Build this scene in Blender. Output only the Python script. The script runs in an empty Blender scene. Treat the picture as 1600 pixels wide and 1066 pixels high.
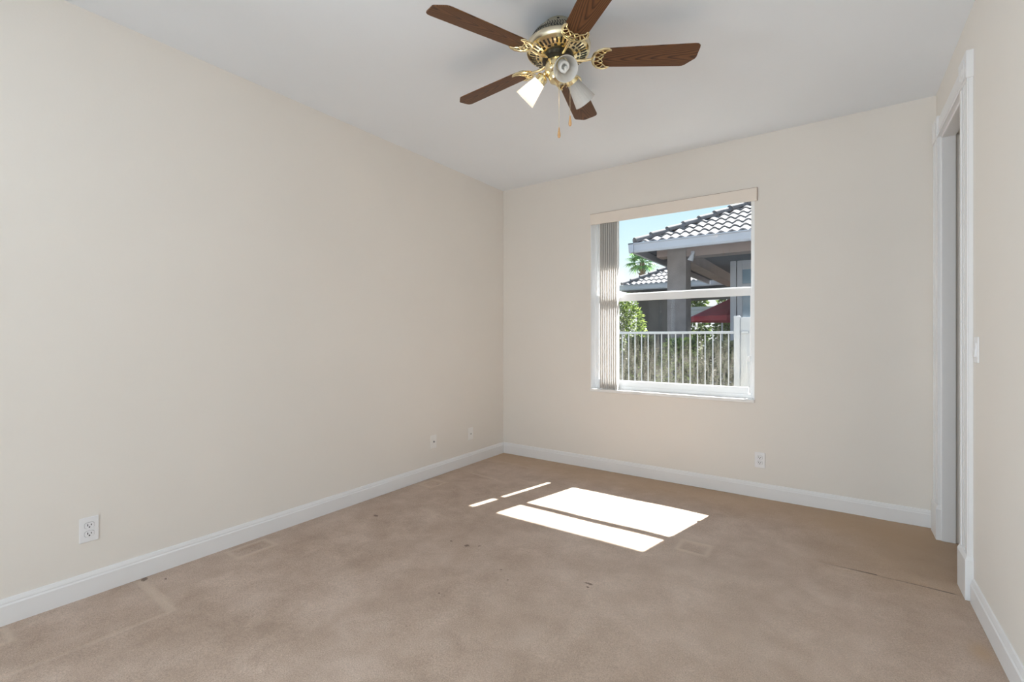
import bpy, bmesh, math, random
import numpy as np
from mathutils import Vector, Matrix, Euler

random.seed(7)
scene = bpy.context.scene
col = scene.collection
PI = math.pi

# ------------------------------------------------------------------ camera
CAM_H = 1.2125
cam = bpy.data.cameras.new('camera')
cam.sensor_width = 36.0
cam.lens = 727.6 / 1600 * 36
cam.shift_y = -6.5 / 1600
cam.clip_start = 0.02
cam.clip_end = 500
cam_o = bpy.data.objects.new('camera', cam)
col.objects.link(cam_o)
cam_o.location = (0, 0, CAM_H)
cam_o.rotation_euler = (PI / 2, 0, math.radians(34.97))
scene.camera = cam_o

# ------------------------------------------------------------------ exposure
vs = scene.view_settings
vs.view_transform = 'Standard'
vs.look = 'None'
vs.gamma = 1.0
vs.use_curve_mapping = False
vs.exposure = 0.05
cy = scene.cycles
cy.max_bounces = 12
cy.diffuse_bounces = 8
cy.glossy_bounces = 5
cy.transmission_bounces = 8
cy.transparent_max_bounces = 16
cy.caustics_reflective = False
cy.caustics_refractive = False
cy.sample_clamp_indirect = 6.0
cy.use_denoising = True

# ------------------------------------------------------------------ sky
world = bpy.data.worlds.new('sky')
scene.world = world
world.use_nodes = True
wn = world.node_tree
wn.nodes.clear()
wo = wn.nodes.new('ShaderNodeOutputWorld')
bg = wn.nodes.new('ShaderNodeBackground')
tc = wn.nodes.new('ShaderNodeTexCoord')
sx = wn.nodes.new('ShaderNodeSeparateXYZ')
rp = wn.nodes.new('ShaderNodeValToRGB')
wn.links.new(tc.outputs['Generated'], sx.inputs[0])
wn.links.new(sx.outputs['Z'], rp.inputs[0])
wn.links.new(rp.outputs[0], bg.inputs[0])
wn.links.new(bg.outputs[0], wo.inputs[0])
cr = rp.color_ramp
cr.elements[0].position = 0.0
cr.elements[0].color = (1.0, 1.0, 1.0, 1)
cr.elements[1].position = 1.0
cr.elements[1].color = (0.30, 0.60, 1.0, 1)
for p_, c_ in ((0.09, (0.98, 1.0, 1.0)), (0.19, (0.72, 0.92, 1.0)), (0.30, (0.54, 0.79, 1.0))):
    e_ = cr.elements.new(p_)
    e_.color = (*c_, 1)
bg.inputs[1].default_value = 1.15

# ------------------------------------------------------------------ sun (toward +x +y, 51 degrees high)
sun = bpy.data.lights.new('sun', 'SUN')
sun.energy = 27.0
sun.color = (1.0, 0.96, 0.90)
sun.angle = math.radians(0.53)
sun_o = bpy.data.objects.new('sun', sun)
col.objects.link(sun_o)
SUN_DIR = Vector((0.225, 1.0, 1.27)).normalized()
sun_o.rotation_euler = SUN_DIR.to_track_quat('Z', 'Y').to_euler()
sun_o.location = (2, 10, 12)

# ------------------------------------------------------------------ fill lamps added behind the camera, outside openings made for them
def area(name, loc, rot, sx_, sy_, power, colr):
    l = bpy.data.lights.new(name, 'AREA')
    l.shape = 'RECTANGLE'
    l.size, l.size_y = sx_, sy_
    l.energy = power
    l.color = colr
    o = bpy.data.objects.new(name, l)
    col.objects.link(o)
    o.location = loc
    o.rotation_euler = rot
    return o
area('rear_fill_light', (-.42, -2.90, 1.15), (PI / 2 + 0.42, 0, -0.45), 1.65, 2.1, 52.0, (0.80, 0.92, 1.0))
area('side_fill_light', (-4.20, -1.68, 1.35), (PI / 2 + 0.25, 0, -PI / 2 + 0.60), 1.8, 2.0, 205.0, (0.80, 0.92, 1.0))

# ================================================================== helpers
class MB:
    """collects shapes in one bmesh, built as ONE mesh object"""
    def __init__(self):
        self.bm = bmesh.new()

    def poly(self, pts, faces):
        v = [self.bm.verts.new(p) for p in pts]
        for f in faces:
            try:
                self.bm.faces.new([v[i] for i in f])
            except ValueError:
                pass
        return self

    def box(self, a, b, m=None):
        x0, y0, z0 = (min(a[i], b[i]) for i in range(3))
        x1, y1, z1 = (max(a[i], b[i]) for i in range(3))
        p = [Vector(q) for q in ((x0, y0, z0), (x1, y0, z0), (x1, y1, z0), (x0, y1, z0),
                                 (x0, y0, z1), (x1, y0, z1), (x1, y1, z1), (x0, y1, z1))]
        if m is not None:
            p = [m @ q for q in p]
        return self.poly(p, [(0, 3, 2, 1), (4, 5, 6, 7), (0, 1, 5, 4), (1, 2, 6, 5), (2, 3, 7, 6), (3, 0, 4, 7)])

    def prism(self, outline, m, depth):
        """outline of 2D points in the local XY plane of m, extruded along its Z"""
        n = len(outline)
        a = [m @ Vector((x, y, 0)) for x, y in outline]
        b = [m @ Vector((x, y, depth)) for x, y in outline]
        f = [tuple(range(n - 1, -1, -1)), tuple(range(n, 2 * n))]
        f += [(i, (i + 1) % n, n + (i + 1) % n, n + i) for i in range(n)]
        return self.poly(a + b, f)

    def lathe(self, prof, seg=32, m=None, caps=True):
        """profile of (r, z)"""
        pts, faces = [], []
        for r, z in prof:
            for k in range(seg):
                t = 2 * PI * k / seg
                q = Vector((r * math.cos(t), r * math.sin(t), z))
                pts.append(m @ q if m is not None else q)
        for i in range(len(prof) - 1):
            for k in range(seg):
                faces.append((i * seg + k, i * seg + (k + 1) % seg, (i + 1) * seg + (k + 1) % seg, (i + 1) * seg + k))
        if caps:
            if prof[0][0] > 1e-5:
                faces.append(tuple(range(seg - 1, -1, -1)))
            if prof[-1][0] > 1e-5:
                b = (len(prof) - 1) * seg
                faces.append(tuple(range(b, b + seg)))
        return self.poly(pts, faces)

    def tube(self, pts, r, seg=8, m=None):
        pts = [Vector(p) for p in pts]
        rs = r if isinstance(r, (list, tuple)) else [r] * len(pts)
        P, F = [], []
        prev = None
        for i, p in enumerate(pts):
            d = (pts[min(i + 1, len(pts) - 1)] - pts[max(i - 1, 0)])
            d.normalize()
            if prev is None:
                u = d.orthogonal().normalized()
            else:
                u = (prev - d * prev.dot(d))
                u = u.normalized() if u.length > 1e-6 else d.orthogonal().normalized()
            prev = u
            w = d.cross(u)
            for k in range(seg):
                t = 2 * PI * k / seg
                q = p + (u * math.cos(t) + w * math.sin(t)) * rs[i]
                P.append(m @ q if m is not None else q)
        for i in range(len(pts) - 1):
            for k in range(seg):
                F.append((i * seg + k, i * seg + (k + 1) % seg, (i + 1) * seg + (k + 1) % seg, (i + 1) * seg + k))
        F.append(tuple(range(seg - 1, -1, -1)))
        b = (len(pts) - 1) * seg
        F.append(tuple(range(b, b + seg)))
        return self.poly(P, F)

    def build(self, name, mat, parent=None, smooth=False, bevel=0.0, loc=None, origin=None, normals=True):
        if normals:
            bmesh.ops.recalc_face_normals(self.bm, faces=self.bm.faces[:])
        me = bpy.data.meshes.new(name)
        if origin is not None:
            bmesh.ops.translate(self.bm, verts=self.bm.verts[:], vec=-Vector(origin))
        if smooth:
            for f in self.bm.faces:
                f.smooth = True
        self.bm.to_mesh(me)
        self.bm.free()
        me.materials.append(mat)
        o = bpy.data.objects.new(name, me)
        col.objects.link(o)
        if parent is not None:
            o.parent = parent
        if origin is not None:
            o.location = origin
        if loc is not None:
            o.location = loc
        if bevel:
            b = o.modifiers.new('bevel', 'BEVEL')
            b.width = bevel
            b.segments = 2
            b.limit_method = 'ANGLE'
            b.angle_limit = math.radians(35)
        if smooth:
            e = o.modifiers.new('split', 'EDGE_SPLIT')
            e.split_angle = math.radians(38)
        return o


def tag(o, label=None, cat=None, group=None, kind=None):
    for k, v in (('label', label), ('category', cat), ('group', group), ('kind', kind)):
        if v:
            o[k] = v
    return o


def thing(name, loc, label, cat, group=None, rot=(0, 0, 0), kind=None):
    o = bpy.data.objects.new(name, None)
    o.empty_display_size = 0.05
    col.objects.link(o)
    o.location = loc
    o.rotation_euler = rot
    return tag(o, label, cat, group, kind)


def copy_tree(o, parent=None):
    c = o.copy()
    col.objects.link(c)
    c.parent = parent
    for ch in o.children:
        copy_tree(ch, c)
    return c


def T(x, y, z):
    return Matrix.Translation((x, y, z))


def R(a, ax):
    return Matrix.Rotation(a, 4, ax)


# ------------------------------------------------------------------ materials
def new_mat(name):
    m = bpy.data.materials.new(name)
    m.use_nodes = True
    nt = m.node_tree
    return m, nt, nt.nodes['Principled BSDF'], nt.nodes['Material Output']


def N(nt, typ, **kw):
    n = nt.nodes.new(typ)
    for k, v in kw.items():
        setattr(n, k, v)
    return n


def noise(nt, scale, detail=3.0, rough=0.5, vec=None, dist=0.0):
    n = N(nt, 'ShaderNodeTexNoise')
    n.inputs['Scale'].default_value = scale
    n.inputs['Detail'].default_value = detail
    n.inputs['Roughness'].default_value = rough
    n.inputs['Distortion'].default_value = dist
    if vec is not None:
        nt.links.new(vec, n.inputs['Vector'])
    return n.outputs['Fac']


def ramp(nt, fac, stops):
    r = N(nt, 'ShaderNodeValToRGB')
    nt.links.new(fac, r.inputs[0])
    e = r.color_ramp.elements
    e[0].position, e[0].color = stops[0][0], (*stops[0][1], 1)
    e[1].position, e[1].color = stops[-1][0], (*stops[-1][1], 1)
    for p, c in stops[1:-1]:
        x = e.new(p)
        x.color = (*c, 1)
    return r.outputs[0]


def mth(nt, op, a, b=None, clamp=False):
    n = N(nt, 'ShaderNodeMath', operation=op, use_clamp=clamp)
    for i, v in enumerate((a, b)):
        if v is None:
            continue
        if isinstance(v, (int, float)):
            n.inputs[i].default_value = v
        else:
            nt.links.new(v, n.inputs[i])
    return n.outputs[0]


def mixc(nt, fac, a, b, blend='MIX'):
    n = N(nt, 'ShaderNodeMix', data_type='RGBA', blend_type=blend)
    for s, v in ((n.inputs[0], fac), (n.inputs[6], a), (n.inputs[7], b)):
        if isinstance(v, (int, float)):
            s.default_value = v
        elif isinstance(v, tuple):
            s.default_value = (*v, 1)
        else:
            nt.links.new(v, s)
    return n.outputs[2]


def bump(nt, h, strength, dist, bsdf):
    b = N(nt, 'ShaderNodeBump')
    b.inputs['Strength'].default_value = strength
    b.inputs['Distance'].default_value = dist
    nt.links.new(h, b.inputs['Height'])
    nt.links.new(b.outputs[0], bsdf.inputs['Normal'])


def objvec(nt, scale=(1, 1, 1)):
    t = N(nt, 'ShaderNodeTexCoord')
    m = N(nt, 'ShaderNodeMapping')
    m.inputs['Scale'].default_value = scale
    nt.links.new(t.outputs['Object'], m.inputs[0])
    return m.outputs[0]


def plain(name, c, rough=0.5, metal=0.0, var=0.04, nscale=6.0, bstr=0.0, bscale=120.0, spec=0.5, bdist=0.002):
    m, nt, b, _ = new_mat(name)
    v = objvec(nt)
    f = noise(nt, nscale, 3, 0.5, v)
    lo = tuple(max(0, k * (1 - var)) for k in c)
    hi = tuple(min(1, k * (1 + var)) for k in c)
    nt.links.new(ramp(nt, f, [(0.3, lo), (0.7, hi)]), b.inputs['Base Color'])
    b.inputs['Roughness'].default_value = rough
    b.inputs['Metallic'].default_value = metal
    b.inputs['Specular IOR Level'].default_value = spec
    if bstr:
        bump(nt, noise(nt, bscale, 3, 0.6, v), bstr, bdist, b)
    return m


M = {}
WALLC = (0.788, 0.752, 0.706)
M['wall'] = plain('cream_wall_paint', WALLC, 0.6, var=0.012, nscale=1.5, bstr=0.12, bscale=90, spec=0.3)
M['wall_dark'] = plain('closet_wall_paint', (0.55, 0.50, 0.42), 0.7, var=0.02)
M['ceiling'] = plain('white_ceiling_paint', (0.84, 0.885, 0.94), 0.8, var=0.01, nscale=1.5, bstr=0.15, bscale=70, spec=0.2)
M['trim'] = plain('white_trim_gloss_paint', (0.80, 0.80, 0.81), 0.35, var=0.015, nscale=4)
M['plate'] = plain('white_plastic_plate', (0.83, 0.83, 0.85), 0.3, var=0.01)
M['plate_ivory'] = plain('ivory_plastic_plate', (0.84, 0.83, 0.81), 0.35, var=0.01)
M['slot'] = plain('dark_slot', (0.02, 0.02, 0.02), 0.6, var=0.1)
M['frame'] = plain('white_aluminium_frame', (0.90, 0.92, 0.94), 0.35, var=0.01)
M['sill'] = plain('white_marble_sill', (0.85, 0.85, 0.85), 0.25, var=0.05, nscale=9)
M['gasket'] = plain('grey_gasket', (0.25, 0.25, 0.26), 0.6)
M['valance'] = plain('cream_valance_vinyl', (0.84, 0.765, 0.69), 0.45, var=0.01)
M['edge'] = plain('brown_shadow_line', (0.36, 0.26, 0.21), 0.6)  # brown that paints the shade line around the valance
M['brass'] = plain('polished_brass', (0.87, 0.74, 0.45), 0.16, metal=1.0, var=0.03)
M['brass_pale'] = plain('pale_antique_brass', (0.78, 0.71, 0.54), 0.30, metal=1.0, var=0.03)
M['black'] = plain('black_metal', (0.015, 0.013, 0.012), 0.35, var=0.1)
M['pendant'] = plain('light_wood_pendant', (0.62, 0.36, 0.16), 0.4, var=0.15, nscale=60)
M['bulb'] = plain('white_glass_bulb', (0.88, 0.88, 0.86), 0.3, var=0.01)
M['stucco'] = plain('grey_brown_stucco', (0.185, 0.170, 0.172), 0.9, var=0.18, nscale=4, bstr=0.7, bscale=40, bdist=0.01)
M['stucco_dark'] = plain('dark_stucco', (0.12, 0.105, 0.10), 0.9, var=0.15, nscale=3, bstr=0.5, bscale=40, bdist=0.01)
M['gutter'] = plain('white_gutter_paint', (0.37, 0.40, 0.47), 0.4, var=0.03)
M['tile'] = plain('grey_concrete_tile', (0.18, 0.168, 0.17), 0.75, var=0.22, nscale=3.5, bstr=0.3, bscale=60)
M['cap'] = plain('weathered_ridge_tile', (0.135, 0.125, 0.13), 0.8, var=0.25, nscale=5, bstr=0.3, bscale=50)
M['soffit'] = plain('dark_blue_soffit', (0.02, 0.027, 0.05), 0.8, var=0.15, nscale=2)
M['beam'] = plain('brown_beam_paint', (0.23, 0.185, 0.18), 0.8, var=0.1, nscale=3)
M['vinyl'] = plain('white_vinyl_fence', (0.44, 0.46, 0.48), 0.4, var=0.03)
M['red'] = plain('red_canvas', (0.26, 0.012, 0.032), 0.8, var=0.15, nscale=3)
M['pole'] = plain('pale_wood_pole', (0.45, 0.40, 0.36), 0.6)
M['grass'] = plain('bare_side_yard', (0.16, 0.145, 0.12), 0.95, var=0.3, nscale=3, bstr=0.5, bscale=40, bdist=0.02)
M['patio'] = plain('patio_paving', (0.34, 0.32, 0.30), 0.9, var=0.1, nscale=2)
M['trunk'] = plain('palm_bark', (0.20, 0.15, 0.11), 0.95, var=0.3, nscale=10)
M['stem'] = plain('shrub_stem', (0.13, 0.09, 0.06), 0.9, var=0.2, nscale=20)
M['asphalt_roof'] = plain('eave_board', (0.60, 0.57, 0.52), 0.8, var=0.03)


def leaf_mat(name, c1, c2, trans=0.45):
    m, nt, b, out = new_mat(name)
    g = N(nt, 'ShaderNodeNewGeometry')
    cmix = ramp(nt, g.outputs['Random Per Island'], [(0.0, c1), (1.0, c2)])
    b.inputs['Roughness'].default_value = 0.45
    nt.links.new(cmix, b.inputs['Base Color'])
    t = N(nt, 'ShaderNodeBsdfTranslucent')
    nt.links.new(cmix, t.inputs[0])
    mx = N(nt, 'ShaderNodeMixShader')
    mx.inputs[0].default_value = trans
    nt.links.new(b.outputs[0], mx.inputs[1])
    nt.links.new(t.outputs[0], mx.inputs[2])
    nt.links.new(mx.outputs[0], out.inputs[0])
    return m


M['leaf'] = leaf_mat('hedge_leaf', (0.04, 0.075, 0.03), (0.30, 0.40, 0.11))
M['leaf_dry'] = leaf_mat('dry_hedge_leaf', (0.08, 0.10, 0.05), (0.26, 0.28, 0.14))
M['leaf_bright'] = leaf_mat('bright_leaf', (0.05, 0.10, 0.03), (0.36, 0.45, 0.12))
M['palm_leaf'] = leaf_mat('palm_leaf', (0.03, 0.14, 0.06), (0.20, 0.36, 0.09), 0.4)

# vertical blind vanes: matte vinyl letting some light through
m, nt, b, out = new_mat('vinyl_blind_vane')
v = objvec(nt)
cc = ramp(nt, noise(nt, 8, 2, 0.5, v), [(0.3, (0.89, 0.875, 0.86)), (0.7, (0.91, 0.895, 0.88))])
nt.links.new(cc, b.inputs['Base Color'])
b.inputs['Roughness'].default_value = 0.5
tr = N(nt, 'ShaderNodeBsdfTranslucent')
nt.links.new(cc, tr.inputs[0])
mx = N(nt, 'ShaderNodeMixShader')
mx.inputs[0].default_value = 0.25
nt.links.new(b.outputs[0], mx.inputs[1])
nt.links.new(tr.outputs[0], mx.inputs[2])
nt.links.new(mx.outputs[0], out.inputs[0])
M['vane'] = m


def glass_mat(name, tint, dirt):
    """thin window glass: straight-through, fresnel mirror, optional dried water stains"""
    m, nt, b, out = new_mat(name)
    nt.nodes.remove(b)
    tp = N(nt, 'ShaderNodeBsdfTransparent')
    tp.inputs[0].default_value = (*tint, 1)
    gl = N(nt, 'ShaderNodeBsdfGlossy')
    gl.inputs['Roughness'].default_value = 0.0
    fr = N(nt, 'ShaderNodeFresnel')
    fr.inputs[0].default_value = 1.5
    mx = N(nt, 'ShaderNodeMixShader')
    nt.links.new(fr.outputs[0], mx.inputs[0])
    nt.links.new(tp.outputs[0], mx.inputs[1])
    nt.links.new(gl.outputs[0], mx.inputs[2])
    res = mx.outputs[0]
    if dirt:
        t = N(nt, 'ShaderNodeTexCoord')
        s = N(nt, 'ShaderNodeSeparateXYZ')
        nt.links.new(t.outputs['Object'], s.inputs[0])
        X, Z = s.outputs[0], s.outputs[2]
        cb = N(nt, 'ShaderNodeCombineXYZ')
        nt.links.new(X, cb.inputs[0])
        hx = noise(nt, 22, 1.0, 0.5, cb.outputs[0])            # height of each run of stain
        hgt = mth(nt, 'MINIMUM', mth(nt, 'ADD', mth(nt, 'MULTIPLY', hx, 0.85), -0.03), 0.50)
        mask = mth(nt, 'MULTIPLY', mth(nt, 'SUBTRACT', hgt, Z), 6.0, True)
        cb2 = N(nt, 'ShaderNodeCombineXYZ')
        nt.links.new(mth(nt, 'MULTIPLY', X, 45.0), cb2.inputs[0])
        nt.links.new(mth(nt, 'MULTIPLY', Z, 7.0), cb2.inputs[2])
        st = noise(nt, 1.0, 4, 0.65, cb2.outputs[0])
        cb3 = N(nt, 'ShaderNodeCombineXYZ')
        nt.links.new(mth(nt, 'MULTIPLY', X, 120.0), cb3.inputs[0])
        nt.links.new(mth(nt, 'MULTIPLY', Z, 60.0), cb3.inputs[2])
        sp = noise(nt, 1.0, 3, 0.6, cb3.outputs[0])
        stk = mth(nt, 'MULTIPLY', mth(nt, 'SUBTRACT', st, 0.34), 2.2, True)
        amt = mth(nt, 'MULTIPLY', mth(nt, 'MULTIPLY', mask, stk), mth(nt, 'ADD', mth(nt, 'MULTIPLY', sp, 0.7), 0.1), True)
        amt = mth(nt, 'MULTIPLY', amt, dirt, True)
        df = N(nt, 'ShaderNodeBsdfDiffuse')
        df.inputs[0].default_value = (0.50, 0.49, 0.43, 1)
        tl = N(nt, 'ShaderNodeBsdfTranslucent')
        tl.inputs[0].default_value = (0.50, 0.49, 0.43, 1)
        md = N(nt, 'ShaderNodeMixShader')
        md.inputs[0].default_value = 0.35
        nt.links.new(df.outputs[0], md.inputs[1])
        nt.links.new(tl.outputs[0], md.inputs[2])
        m2 = N(nt, 'ShaderNodeMixShader')
        nt.links.new(amt, m2.inputs[0])
        nt.links.new(res, m2.inputs[1])
        nt.links.new(md.outputs[0], m2.inputs[2])
        res = m2.outputs[0]
    nt.links.new(res, out.inputs[0])
    return m


M['glass'] = glass_mat('upper_window_glass', (0.90, 0.93, 0.94), 0)
M['glass_dirty'] = glass_mat('stained_window_glass', (0.82, 0.85, 0.87), 0.85)
M['glass_blue'] = plain('bluish_door_glass', (0.20, 0.30, 0.40), 0.08, var=0.05)


def shade_mat(name, c, trans, clear):
    m, nt, b, out = new_mat(name)
    b.inputs['Base Color'].default_value = (*c, 1)
    b.inputs['Roughness'].default_value = 0.2
    v = objvec(nt)
    nt.links.new(ramp(nt, noise(nt, 30, 2, 0.5, v), [(0.3, tuple(k * 0.94 for k in c)), (0.7, c)]), b.inputs['Base Color'])
    tl = N(nt, 'ShaderNodeBsdfTranslucent')
    tl.inputs[0].default_value = (*c, 1)
    mx = N(nt, 'ShaderNodeMixShader')
    mx.inputs[0].default_value = trans
    nt.links.new(b.outputs[0], mx.inputs[1])
    nt.links.new(tl.outputs[0], mx.inputs[2])
    tp = N(nt, 'ShaderNodeBsdfTransparent')
    m2 = N(nt, 'ShaderNodeMixShader')
    m2.inputs[0].default_value = clear
    nt.links.new(mx.outputs[0], m2.inputs[1])
    nt.links.new(tp.outputs[0], m2.inputs[2])
    nt.links.new(m2.outputs[0], out.inputs[0])
    return m


M['shade'] = shade_mat('ribbed_frosted_glass', (0.80, 0.79, 0.77), 0.30, 0.26)

m, nt, b, out = new_mat('lit_bulb')
b.inputs['Base Color'].default_value = (1, 0.95, 0.88, 1)
b.inputs['Emission Color'].default_value = (1.0, 0.82, 0.62, 1)
b.inputs['Emission Strength'].default_value = 16.0
M['bulb_lit'] = m

# oak fan blades: grain along local x
m, nt, b, out = new_mat('oak_blade')
v = objvec(nt, (1.0, 1.0, 1.0))
s = N(nt, 'ShaderNodeSeparateXYZ')
nt.links.new(v, s.inputs[0])
X, Y = s.outputs[0], s.outputs[1]
cb = N(nt, 'ShaderNodeCombineXYZ')
nt.links.new(mth(nt, 'MULTIPLY', X, 1.1), cb.inputs[0])
nt.links.new(mth(nt, 'MULTIPLY', Y, 10.0), cb.inputs[1])
wob = noise(nt, 1.0, 2, 0.5, cb.outputs[0])
# cathedral figure: nested arches along the blade
arch = mth(nt, 'ADD', mth(nt, 'MULTIPLY', mth(nt, 'MULTIPLY', Y, Y), 1500.0), mth(nt, 'MULTIPLY', X, -13.0))
arch = mth(nt, 'ADD', arch, mth(nt, 'MULTIPLY', wob, 7.0))
ring = mth(nt, 'FRACT', arch)
cb2 = N(nt, 'ShaderNodeCombineXYZ')
nt.links.new(mth(nt, 'MULTIPLY', X, 10.0), cb2.inputs[0])
nt.links.new(mth(nt, 'MULTIPLY', Y, 420.0), cb2.inputs[1])
fib = noise(nt, 1.0, 3, 0.6, cb2.outputs[0])
c1 = ramp(nt, ring, [(0.0, (0.160, 0.064, 0.023)), (0.4, (0.20, 0.084, 0.030)), (0.72, (0.10, 0.038, 0.014)), (0.88, (0.030, 0.011, 0.005)), (1.0, (0.15, 0.058, 0.021))])
c2 = mixc(nt, mth(nt, 'MULTIPLY', fib, 0.55), c1, (0.07, 0.03, 0.014))
nt.links.new(c2, b.inputs['Base Color'])
b.inputs['Roughness'].default_value = 0.42
b.inputs['Specular IOR Level'].default_value = 0.3
M['oak'] = m

# carpet: beige cut pile with worn, pressed and stained places
STAINS = [(-1.762, 2.065, .018, .016), (-1.70, 2.10, .010, .008), (-1.002, 2.084, .026, .010), (-0.99, 2.055, .012, .007),
          (-2.566, 2.057, .024, .014), (-2.845, 0.856, .022, .016), (-2.76, 0.92, .010, .008), (-2.694, 2.787, .016, .010),
          (-1.345, 1.889, .007, .007), (-1.43, 1.95, .007, .006), (-1.88, 2.055, .012, .006), (-1.541, 1.603, .006, .006)]
m, nt, b, out = new_mat('beige_carpet')
tcn = N(nt, 'ShaderNodeTexCoord')
gv = tcn.outputs['Object']
big = noise(nt, 1.3, 3, 0.55, gv, 0.6)
mid = noise(nt, 6.0, 4, 0.62, gv, 0.25)
fine = noise(nt, 170.0, 3, 0.7, gv)
vfine = noise(nt, 420.0, 2, 0.7, gv)
f1 = mth(nt, 'ADD', mth(nt, 'MULTIPLY', big, 0.45), mth(nt, 'MULTIPLY', mid, 0.55))
base = ramp(nt, f1, [(0.36, (0.375, 0.272, 0.205)), (0.5, (0.462, 0.348, 0.274)), (0.64, (0.560, 0.440, 0.362))])
grain = mth(nt, 'ADD', mth(nt, 'MULTIPLY', fine, 0.5), mth(nt, 'MULTIPLY', vfine, 0.5))
base = mixc(nt, 1.0, base, ramp(nt, grain, [(0.30, (0.55, 0.53, 0.51)), (0.5, (1, 1, 1)), (0.68, (1.45, 1.45, 1.45))]), 'MULTIPLY')
at_ = N(nt, 'ShaderNodeAttribute', attribute_name='wear_glare')
base = mixc(nt, mth(nt, 'MULTIPLY', at_.outputs['Fac'], 0.75, True), base, (0.62, 0.50, 0.40))
edge = N(nt, 'ShaderNodeAttribute', attribute_name='ochre')
base = mixc(nt, mth(nt, 'MULTIPLY', edge.outputs['Fac'], 0.95), base, (0.46, 0.305, 0.175))
wv = N(nt, 'ShaderNodeVectorMath', operation='MULTIPLY_ADD')
nz = N(nt, 'ShaderNodeTexNoise')
nz.inputs['Scale'].default_value = 70
nt.links.new(gv, nz.inputs['Vector'])
nt.links.new(nz.outputs['Color'], wv.inputs[0])
wv.inputs[1].default_value = (0.022, 0.022, 0)
nt.links.new(gv, wv.inputs[2])
tot = None
for (sx_, sy_, rx, ry) in STAINS:
    mp = N(nt, 'ShaderNodeMapping')
    mp.inputs['Location'].default_value = (-(sx_ + .011) / rx, -(sy_ + .011) / ry, 0)
    mp.inputs['Scale'].default_value = (1 / rx, 1 / ry, 0)
    nt.links.new(wv.outputs[0], mp.inputs[0])
    ln = N(nt, 'ShaderNodeVectorMath', operation='LENGTH')
    nt.links.new(mp.outputs[0], ln.inputs[0])
    k = mth(nt, 'MULTIPLY', mth(nt, 'SUBTRACT', 1.0, ln.outputs['Value']), 2.5, True)
    tot = k if tot is None else mth(nt, 'MAXIMUM', tot, k)
base = mixc(nt, mth(nt, 'MULTIPLY', tot, 0.85), base, (0.11, 0.06, 0.035))
# dark line painted as the shade in the carpet crease before the doorway
sp_ = N(nt, 'ShaderNodeSeparateXYZ')
nt.links.new(gv, sp_.inputs[0])
sxx, syy = sp_.outputs[0], sp_.outputs[1]
line = mth(nt, 'ADD', mth(nt, 'MULTIPLY', sxx, -.0321), 2.9937)
dl = mth(nt, 'ABSOLUTE', mth(nt, 'SUBTRACT', syy, line))
thin = mth(nt, 'MULTIPLY', mth(nt, 'SUBTRACT', .0065, dl), 350.0, True)
rng_ = mth(nt, 'MULTIPLY', mth(nt, 'MULTIPLY', mth(nt, 'ADD', sxx, .09), 5.0, True), mth(nt, 'MULTIPLY', mth(nt, 'SUBTRACT', .462, sxx), 40.0, True))
base = mixc(nt, mth(nt, 'MULTIPLY', mth(nt, 'MULTIPLY', thin, rng_), 0.85), base, (0.085, 0.05, 0.03))
nt.links.new(base, b.inputs['Base Color'])
b.inputs['Roughness'].default_value = 0.6
b.inputs['Specular IOR Level'].default_value = 0.35
b.inputs['Sheen Weight'].default_value = 0.15
b.inputs['Sheen Roughness'].default_value = 0.5
bump(nt, mth(nt, 'ADD', mth(nt, 'MULTIPLY', mid, 0.6), grain), 0.55, 0.006, b)
M['carpet'] = m

# ================================================================== THE ROOM
XL, XR, YB, YF, H = -2.876, 0.510, 3.953, -2.6, 2.74
OX0, OX1, OZ0, OZ1 = -1.875, -0.517, 0.735, 2.333     # window opening
WT = 0.20
DY0, DY1, DZ = 3.115, 3.74, 2.41                       # doorway in the right wall

w = MB()
SY0, SY1, SZ0, SZ1 = -2.35, -0.45, 0.30, 2.30          # opening added behind the viewer for the side fill lamp
w.box((XL - .15, SY1, -.05), (XL, YB + WT, H + .05))
w.box((XL - .15, YF - .15, -.05), (XL, SY0, H + .05))
w.box((XL - .15, SY0, -.05), (XL, SY1, SZ0))
w.box((XL - .15, SY0, SZ1), (XL, SY1, H + .05))
tag(w.build('wall_left', M['wall']), kind='structure', label='long cream wall on the left side of the room', cat='wall')
w = MB()
w.box((XL, YB, -.05), (OX0, YB + WT, H))
w.box((OX1, YB, -.05), (1.45, YB + WT, H))
w.box((OX0, YB, -.05), (OX1, YB + WT, OZ0 - .025))
w.box((OX0, YB, OZ1), (OX1, YB + WT, H))
tag(w.build('wall_back', M['wall']), kind='structure', label='cream end wall holding the window', cat='wall')
w = MB()
w.box((XR, YF - .15, -.05), (XR + .11, DY0, H))
w.box((XR, DY1, -.05), (XR + .11, YB, H))
w.box((XR, DY0, DZ), (XR + .11, DY1, H))
tag(w.build('wall_right', M['wall']), kind='structure', label='cream wall on the right side holding the doorway', cat='wall')
w = MB()
RX0, RX1, RZ1 = -1.30, 0.45, 2.3  # unseen opening added for the rear fill lamp
w.box((XL, YF - .15, -.05), (RX0, YF, H))
w.box((RX1, YF - .15, -.05), (XR, YF, H))
w.box((RX0, YF - .15, RZ1), (RX1, YF, H))
tag(w.build('wall_front', M['wall']), kind='structure', label='cream wall behind the viewer with a wide opening added for fill light', cat='wall')
w = MB()  # door frame added in the rear fill opening, out of view
for xx in (RX0, (RX0 + RX1) / 2 - .03, RX1 - .06):
    w.box((xx, YF - .11, 0), (xx + .06, YF - .04, RZ1))
for zz in (0.0, RZ1 - .06):
    w.box((RX0 + .06, YF - .105, zz), (RX1 - .06, YF - .045, zz + .06))
tag(w.build('added_door', M['frame']), kind='structure', label='added white sliding door frame around the rear fill opening', cat='door')
w = MB()
w.box((XL, YF, H), (1.45, YB, H + .05))
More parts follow.
